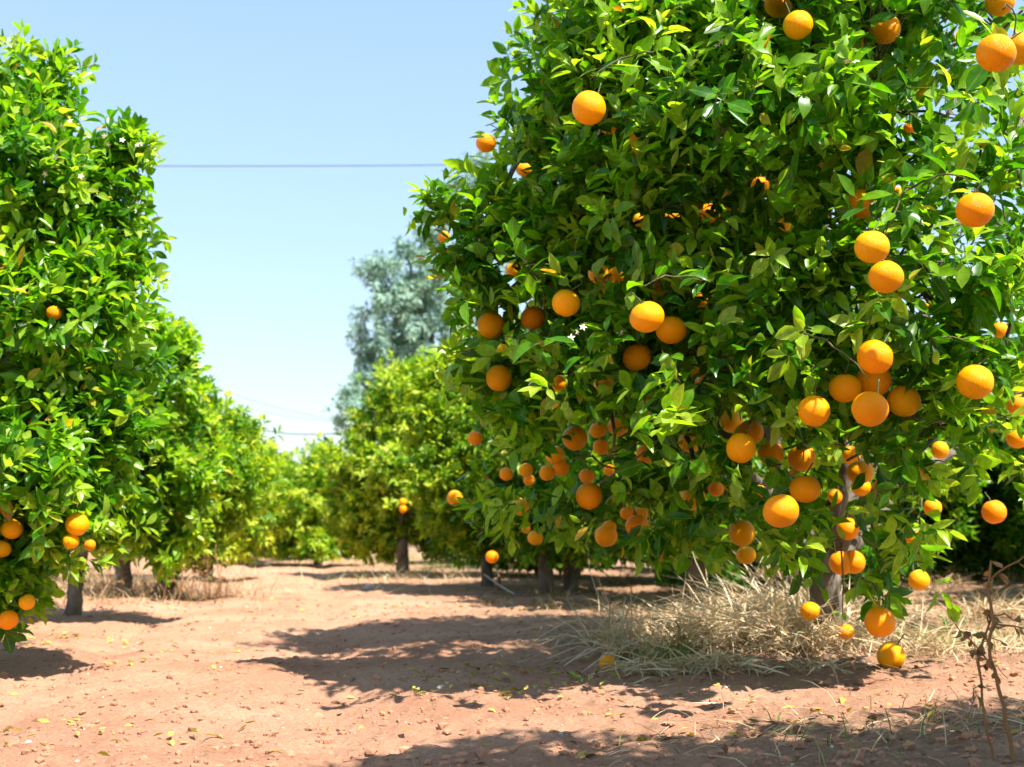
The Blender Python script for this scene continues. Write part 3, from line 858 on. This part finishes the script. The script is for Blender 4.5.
ys = np.concatenate([np.linspace(-6, 2.2, 40)[:-1], np.linspace(2.2, 9, 420)[:-1], np.geomspace(9, 45, 200)[:-1], np.geomspace(45, 900, 50)])
xt = np.linspace(-1, 1, 361)
X, Y = [], []
for y in ys:
    half = 6 + 0.9 * abs(y) if y > 0 else 7.0
    inner = 0.46 * max(y, 1.0)
    s = np.sign(xt) * (np.abs(xt) * inner * 1.15 + (np.abs(xt) ** 7) * max(half - inner * 1.15, 1))
    X.append(s); Y.append(np.full(len(xt), y))
X = np.array(X); Y = np.array(Y)
xf, yf = X.ravel(), Y.ravel()
zf = ground_z(xf, yf)
nr_, nc_ = X.shape
i = np.arange(nr_ - 1)[:, None] * nc_; j = np.arange(nc_ - 1)[None, :]
q = np.stack([i + j, i + j + 1, i + nc_ + j + 1, i + nc_ + j], -1).reshape(-1)
nq = (nr_ - 1) * (nc_ - 1)
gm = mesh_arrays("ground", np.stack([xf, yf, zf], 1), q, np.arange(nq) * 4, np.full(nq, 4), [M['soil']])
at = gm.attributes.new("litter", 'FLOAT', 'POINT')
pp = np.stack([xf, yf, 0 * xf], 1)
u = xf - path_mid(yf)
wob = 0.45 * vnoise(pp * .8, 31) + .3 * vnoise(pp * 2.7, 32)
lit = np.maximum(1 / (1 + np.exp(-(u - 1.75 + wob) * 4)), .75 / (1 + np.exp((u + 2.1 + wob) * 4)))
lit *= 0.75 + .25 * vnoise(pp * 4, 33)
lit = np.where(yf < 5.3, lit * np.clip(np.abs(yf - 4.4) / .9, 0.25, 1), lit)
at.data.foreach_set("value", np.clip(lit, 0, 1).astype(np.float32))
tag(link('ground', gm), kind='structure')

def gz(x, y):
    return ground_z(np.atleast_1d(np.asarray(x, float)), np.atleast_1d(np.asarray(y, float)))

# ------------------------------------------------------------------ dry grass, green grass
def blades(acc, x, y, L, W, lean, tint, mi=0, rng=RNG, zoff=0.0, curl=(0.3, 1.1)):
    n = len(x)
    b = np.stack([x, y, gz(x, y) - .01 + zoff], 1)
    az = rng.uniform(0, 2 * PI, n)
    h = np.stack([np.cos(az), np.sin(az), np.zeros(n)], 1)
    ax = unit(h * lean[:, None] + np.array([0, 0, 1.0]))
    nr = unit(-h + ax * 0 + np.array([0, 0, .3])) 
    leaves(acc, T_BLADE, b, ax, -h * -1 + rng.normal(0, .3, (n, 3)) if False else -h + rng.normal(0, .25, (n, 3)), L, W, np.full(n, .3), -rng.uniform(curl[0], curl[1], n) * -1, tint, mi)

def scatter(cx, cy, sx, sy, n, rng=RNG):
    return cx + rng.normal(0, sx, n), cy + rng.normal(0, sy, n)

da = Acc()
def heap(px, py, sx, sy, n, L, lean=(0.3, 1.8), tint=(.3, 1.0), W=(.0016, .0038), zo=0.0):
    g = G(px, py); x, y = scatter(g[0], g[1], sx, sy, n)
    blades(da, x, y, RNG.uniform(L[0], L[1], n), RNG.uniform(W[0], W[1], n), RNG.uniform(lean[0], lean[1], n), RNG.uniform(tint[0], tint[1], n),
           zoff=RNG.random(n) * zo)
def tufts(px, py, sx, sy, k, n, L, lean=(.4, 2.2), tint=(.3, 1.0), zo=.06):
    g = G(px, py); cx, cy = scatter(g[0], g[1], sx, sy, k)
    for x0, y0 in zip(cx, cy):
        m = int(n * RNG.uniform(.5, 1.5)); f = RNG.uniform(.6, 1.15)
        x, y = x0 + RNG.normal(0, .05, m), y0 + RNG.normal(0, .05, m)
        blades(da, x, y, RNG.uniform(L[0], L[1], m) * f, RNG.uniform(.0018, .0058, m), RNG.uniform(lean[0], lean[1], m), RNG.uniform(tint[0], tint[1], m),
               zoff=RNG.random(m) * zo, curl=(.2, 1.6))
tufts(725, 655, .26, .33, 34, 46, (.20, .52), (.25, 1.6)); tufts(775, 640, .15, .25, 14, 50, (.28, .66), (.2, 1.5), zo=.10); tufts(665, 655, .16, .28, 12, 36, (.14, .36), (.3, 1.8))
tufts(690, 683, .30, .10, 16, 34, (.10, .26), (1, 3)); tufts(630, 625, .18, .5, 8, 26, (.08, .22), tint=(.0, .5)); tufts(570, 608, .35, .6, 10, 30, (.08, .22), tint=(.0, .6))
heap(715, 660, .30, .30, 500, (.15, .40), (1.5, 6), (.3, 1), zo=.18)
heap(880, 660, .45, .3, 1300, (.10, .36), (.3, 2.2), (.1, .8))
tufts(960, 620, .5, .9, 34, 45, (.12, .38), tint=(.05, .75))
tufts(900, 590, .9, 1.2, 34, 45, (.12, .40), tint=(0, .65))
tufts(780, 588, .8, 1.2, 24, 45, (.12, .36), tint=(0, .55))
tufts(985, 578, .9, 1.4, 40, 40, (.15, .45), (.2, 1.6), tint=(0, .45)); tufts(890, 572, 1.0, 1.5, 30, 40, (.15, .42), (.2, 1.6), tint=(0, .4))
heap(430, 580, .7, 1.5, 800, (.10, .35), (.2, 1.6), (.2, .9))
heap(360, 560, 1.2, 2.5, 900, (.10, .35), (.2, 1.6), (.4, 1))
heap(165, 596, .45, .5, 700, (.15, .5), (.1, .8), (.0, .6))
heap(100, 590, .8, 1.2, 900, (.10, .45), (.1, .9), (.0, .6))
heap(30, 600, .8, 1.0, 700, (.10, .4), (.1, 1.2), (.0, .7))
heap(930, 752, .42, .22, 420, (.07, .22), (.4, 2.4), (.1, .8), W=(.001, .002))
heap(800, 760, .40, .2, 200, (.05, .14), (.6, 3), (.1, .8), W=(.001, .002))
# straw lying about under the rows
n = 2600
x = RNG.uniform(.2, 3.2, n); y = RNG.uniform(3.9, 16, n); k = (x - path_mid(y)) > 1.5 + .4 * RNG.random(n)
x, y = x[k], y[k]; n = len(x)
blades(da, x, y, RNG.uniform(.06, .22, n), RNG.uniform(.0012, .003, n), RNG.uniform(4, 14, n), RNG.uniform(.1, .9, n), curl=(.05, .3))
tag(da.build('dry_grass', [M['straw']]), "pale dry straw and dead grass heaped beneath the near tree and along the rows", 'grass', kind='stuff')

ga = Acc()
def tuft(px, py, sx, sy, n, L, lean=(.1, 1.0), tint=(0, .8)):
    g = G(px, py); x, y = scatter(g[0], g[1], sx, sy, n)
    blades(ga, x, y, RNG.uniform(L[0], L[1], n), RNG.uniform(.0015, .0035, n), RNG.uniform(lean[0], lean[1], n), RNG.uniform(tint[0], tint[1], n))
tuft(662, 672, .07, .10, 110, (.10, .24)); tuft(690, 660, .05, .08, 60, (.12, .26))
tuft(800, 655, .25, .2, 170, (.08, .22)); tuft(900, 650, .3, .3, 220, (.06, .20)); tuft(960, 640, .3, .4, 160, (.06, .2))
tuft(440, 572, .9, 1.6, 700, (.10, .30), tint=(.2, 1)); tuft(370, 560, 1.2, 2.2, 1000, (.10, .30), tint=(.3, 1)); tuft(930, 757, .35, .15, 60, (.04, .12))
tuft(720, 590, .6, .6, 200, (.1, .25)); tuft(835, 650, .08, .1, 90, (.1, .25))
tag(ga.build('green_grass', [M['grass']]), "thin green grass tufts growing through the straw", 'grass', kind='stuff')

# ------------------------------------------------------------------ fallen leaves, pebbles, clods
fa = Acc()
def flat_leaves(x, y, L, tint):
    n = len(x); az = RNG.uniform(0, 2 * PI, n)
    b = np.stack([x, y, gz(x, y) + .004 + .012 * RNG.random(n)], 1)
    ax = np.stack([np.cos(az), np.sin(az), RNG.normal(0, .18, n)], 1)
    leaves(fa, T_MID, b, ax, np.array([0, 0, 1.0]) + RNG.normal(0, .35, (n, 3)), L, L * RNG.uniform(.15, .24, n), RNG.uniform(.1, .8, n), RNG.uniform(-.3, .5, n), tint)
def drop(px, py, sx, sy, n, tint, L=(.02, .055)):
    g = G(px, py); x, y = scatter(g[0], g[1], sx, sy, n)
    flat_leaves(x, y, RNG.uniform(L[0], L[1], n), RNG.uniform(tint[0], tint[1], n))
drop(60, 722, .22, .06, 26, (.2, .95)); drop(130, 733, .12, .04, 12, (.4, .9)); drop(40, 745, .12, .05, 5, (.3, .8)); drop(30, 640, .3, .3, 120, (.3, 1))
drop(560, 680, .35, .4, 130, (.2, 1)); drop(480, 690, .4, .35, 60, (.2, 1)); drop(630, 640, .4, .5, 200, (.0, .8)); drop(520, 610, .7, .9, 200, (.0, .8))
drop(700, 600, .7, 1.0, 350, (.0, .6)); drop(930, 640, .7, .9, 500, (.0, .6)); drop(820, 750, .5, .25, 120, (.0, .7)); drop(120, 605, .8, 1.2, 260, (.0, .8))
drop(250, 740, .5, .4, 22, (.3, 1)); drop(200, 660, .6, .8, 50, (.4, 1)); drop(380, 610, .8, 1.0, 80, (.2, .9)); drop(860, 690, .6, .25, 80, (.0, .7), (.02, .05))
tag(fa.build('fallen_leaves', [M['fallen']]), "yellow, green and brown fallen leaves scattered on the red soil", 'leaves', kind='stuff')

def rock(acc, p, s, seed, mi=0, sub=1):
    import bmesh
    bm = bmesh.new(); bmesh.ops.create_icosphere(bm, subdivisions=sub, radius=1)
    v = np.array([x.co[:] for x in bm.verts]); f = np.array([[w.index for w in q.verts] for q in bm.faces]); bm.free()
    return v, f
_rv, _rf = rock(None, None, 1, 0, sub=1)
_rv2, _rf2 = rock(None, None, 1, 0, sub=3)
def rocks(acc, x, y, s, sink=.3, hi=False):
    V, Fc = (_rv2, _rf2) if hi else (_rv, _rf)
    n = len(x)
    sc = s[:, None] * RNG.uniform(.6, 1.2, (n, 3)); sc[:, 2] *= .65
    v = V[None] * sc[:, None, :]
    q = (V[None] * 1.1 + RNG.uniform(0, 99, (n, 1, 3))).reshape(-1, 3)
    v = v * (1 + .38 * vnoise(q, 77) + .16 * vnoise(q * 2.7, 78)).reshape(n, -1, 1)
    az = RNG.uniform(0, 6.28, n); c, s_ = np.cos(az)[:, None], np.sin(az)[:, None]
    vx = v[..., 0] * c - v[..., 1] * s_; vy = v[..., 0] * s_ + v[..., 1] * c
    v = np.stack([vx + x[:, None], vy + y[:, None], v[..., 2] + (gz(x, y) + sc[:, 2] * (1 - 2 * sink) * .6)[:, None]], -1)
    lo = (Fc.ravel()[None] + (np.arange(n) * len(V))[:, None]).ravel()
    acc.add(v.reshape(-1, 3), lo, np.full(n * len(Fc), 3))
M['clod'] = plain("soil_clod", (0.36, 0.175, 0.10), .95, .3, 8)
pa = Acc()
n = 11000
y = 2.4 + 9 * RNG.random(n) ** 1.7; x = RNG.uniform(-.5, .5, n) * y * .95
rocks(pa, x, y, np.minimum(RNG.gamma(1.3, .0042, n) + .0015, .020))
tag(pa.build('soil_clods', [M['clod']], smooth=False), "crumbs and clods of red soil strewn over the track", 'soil', kind='stuff')
pb = Acc()
n = 240
y = 2.5 + 9 * RNG.random(n) ** 1.3; x = RNG.uniform(-.5, .45, n) * y * .9
rocks(pb, x, y, RNG.gamma(2.0, .0020, n) + .0015)
tag(pb.build('pebbles', [M['stone']], smooth=True), "tiny pale pebbles strewn over the track", 'pebbles', kind='stuff')
for (px, py, s, lab) in [(368, 588, .075, "white stone at the track edge below the yellow-green tree"),
                         (441, 690, .016, "small pale stone just in front of the shadow tip"),
                         (400, 692, .012, "smaller of the pale stones lying in the middle of the track")]:
    a = Acc(); g = G(px, py)
    rocks(a, np.array([g[0]]), np.array([g[1]]), np.array([s]), hi=True)
    o = a.build('stone', [M['stone']], None, (g[0], g[1], 0)); o.location = (g[0], g[1], 0)
    tag(o, lab, 'stone')

# ------------------------------------------------------------------ dead weeds
def weed(label, base, spine, rad, leafn, seed, lsz=(.03, .06), side=4):
    rng = np.random.default_rng(seed)
    root = bpy.data.objects.new('dead_weed', None); COL.objects.link(root); root.location = base
    tag(root, label, 'weed', 'dead weed stalks')
    a = Acc(); pts = np.array(spine, float)
    t = np.linspace(0, 1, 16); k = np.linspace(0, 1, len(pts))
    sp_ = np.stack([np.interp(t, k, pts[:, c]) for c in range(3)], 1) + rng.normal(0, .004, (16, 3)); sp_[0] = pts[0]
    tube(a, sp_, np.linspace(rad, rad * .45, 16), 7, bump=.2)
    tips = [sp_[8:]]
    for _ in range(side):
        i0 = rng.integers(5, 15); e = sp_[i0] + unit(rng.normal(size=3) * [1, 1, .5] + [0, 0, .3]) * rng.uniform(.06, .16)
        c = curve_pts(sp_[i0], e, 6, rng.uniform(-.01, .04), .003); tube(a, c, np.linspace(rad * .45, rad * .2, 6), 5); tips.append(c)
    a.build('stem', [M['dead']], root, base)
    tp = np.concatenate(tips); idx = rng.integers(0, len(tp), leafn)
    la = Acc(); ax = rng.normal(size=(leafn, 3)) * [.7, .7, .5] + [0, 0, -.9]
    leaves(la, T_MID, tp[idx], ax, rng.normal(size=(leafn, 3)), rng.uniform(*lsz, leafn), rng.uniform(.005, .011, leafn), rng.uniform(.5, 1.4, leafn), rng.uniform(-.7, .9, leafn), rng.random(leafn))
    la.build('leaves', [M['dead']], root, base)
d = 3.0
b = P(1022, 790, d); b[2] = 0.0
weed("tall reddish dead weed stalk with shrivelled leaves in the bottom corner", b, [b, P(1010,740,d), P(1000,690,d), P(990,640,d), P(987,590,d), P(991,560,d)], .0062, 34, 1, (.02, .042), side=4)
b = P(1003, 775, 3.05); b[2] = 0
weed("thinner dead weed stalk crossing behind the tall reddish one", b, [b, P(985,720,3.05), P(978,660,3.1), P(992,612,3.05), P(1022,622,2.98)], .0040, 18, 2, (.02, .04), side=4)
b = G(940, 742)
weed("short bent dead weed in the shade below the near tree", b, [b, b + [.0, .02, .07], b + [-.03, .02, .13]], .0022, 6, 3, (.015, .03), 2)
for i, px in enumerate([118, 163, 178, 190, 203, 215]):
    b = G(px, 600 + (i % 3) * 2)
    weed("brown dead stalk standing at the foot of the two-stemmed tree across the path", b, [b, b + [.03, 0, .2], b + [.02 * (-1) ** i, .03, .38 + .05 * (i % 3)]], .006, 16, 10 + i, (.03, .07), 5)

# broad-leaved seedlings in the straw
for i, (px, py) in enumerate([(945, 640), (900, 655), (860, 660)]):
    rng = np.random.default_rng(900 + i); b = G(px, py); n = 12
    a = Acc(); az = rng.uniform(0, 6.28, n); ax = np.stack([np.cos(az), np.sin(az), rng.uniform(.2, 1.2, n)], 1)
    tube(a, [b, b + [0, 0, .05], b + [.01, 0, .12]], [.003, .0025, .002], 5, tint=.3)
    leaves(a, T_MID, np.tile(b, (n, 1)) + np.stack([0 * az, 0 * az, rng.uniform(.03, .12, n)], 1), ax, np.tile([0, 0, 1.], (n, 1)) + rng.normal(0, .2, (n, 3)), rng.uniform(.03, .06, n), rng.uniform(.008, .014, n), np.full(n, .2), np.full(n, .3), rng.uniform(.2, .9, n))
    o = a.build('seedling', [M['grass']], None, b); o.location = b
    tag(o, ["green seedling growing in the straw out beyond the trunk", "green seedling under the lowest orange", "green seedling close to the near trunk"][i], 'plant', 'green seedlings in the straw')

# ------------------------------------------------------------------ stakes, pipe, wires
for (px, py, h, r, lab) in [(498, 595, .17, .020, "short reddish wooden stake beside the black trunk"), (564, 590, .28, .024, "reddish wooden stump post between the spread stems and the pale trunk")]:
    b = G(px, py); a = Acc()
    tube(a, curve_pts(b - [0, 0, .05], b + [.01, 0, h], 7, 0, .003), np.full(7, r), 10, bump=.15)
    o = a.build('wooden_stake', [M['wood']], None, b); o.location = b; tag(o, lab, 'stake')
a = Acc()
p0, p1 = P(484, 574, 12), P(516, 595, 11.2); p1[2] = .03
tube(a, np.concatenate([curve_pts(p0, p1, 10, -.02), curve_pts(p1, p1 + [.6, -1.2, 0], 8)[1:]]), np.full(17, .007), 7)
tag(a.build('irrigation_pipe', [M['pipe']]), "thin pale irrigation pipe slanting down beside the black trunk", 'pipe')

def wire(pts, lab, r):
    pts = np.array([P(*q) for q in pts]); t = np.linspace(0, 1, 24); k = np.linspace(0, 1, len(pts))
    c = [np.polyfit(k, pts[:, i], min(2, len(pts) - 1)) for i in range(3)]
    a = Acc(); tube(a, np.stack([np.polyval(ci, t) for ci in c], 1), np.full(24, r), 6)
    tag(a.build('power_line', [M['wire']]), lab, 'wire', 'overhead wires')
wire([(-80, 163, 42), (300, 166, 42), (720, 160, 42)], "single overhead wire crossing the open sky high above the path", .019)
wire([(60, 330, 60), (250, 427, 60), (295, 434, 60), (350, 432, 60), (560, 380, 60)][1:4], "darker lower wire sagging just above the far trees", .036)
wire([(200, 380, 62), (250, 399, 62), (300, 413, 62), (380, 428, 62)], "faint upper wire of the pair above the far trees", .016)
wire([(190, 388, 63), (250, 408, 63), (300, 418, 63), (380, 424, 63)], "faint lower wire of the pair above the far trees", .016)

S.render.engine = 'CYCLES'
S.cycles.use_denoising = True
S.cycles.max_bounces = 12
S.cycles.diffuse_bounces = 7
S.cycles.transmission_bounces = 8
S.cycles.transparent_max_bounces = 4
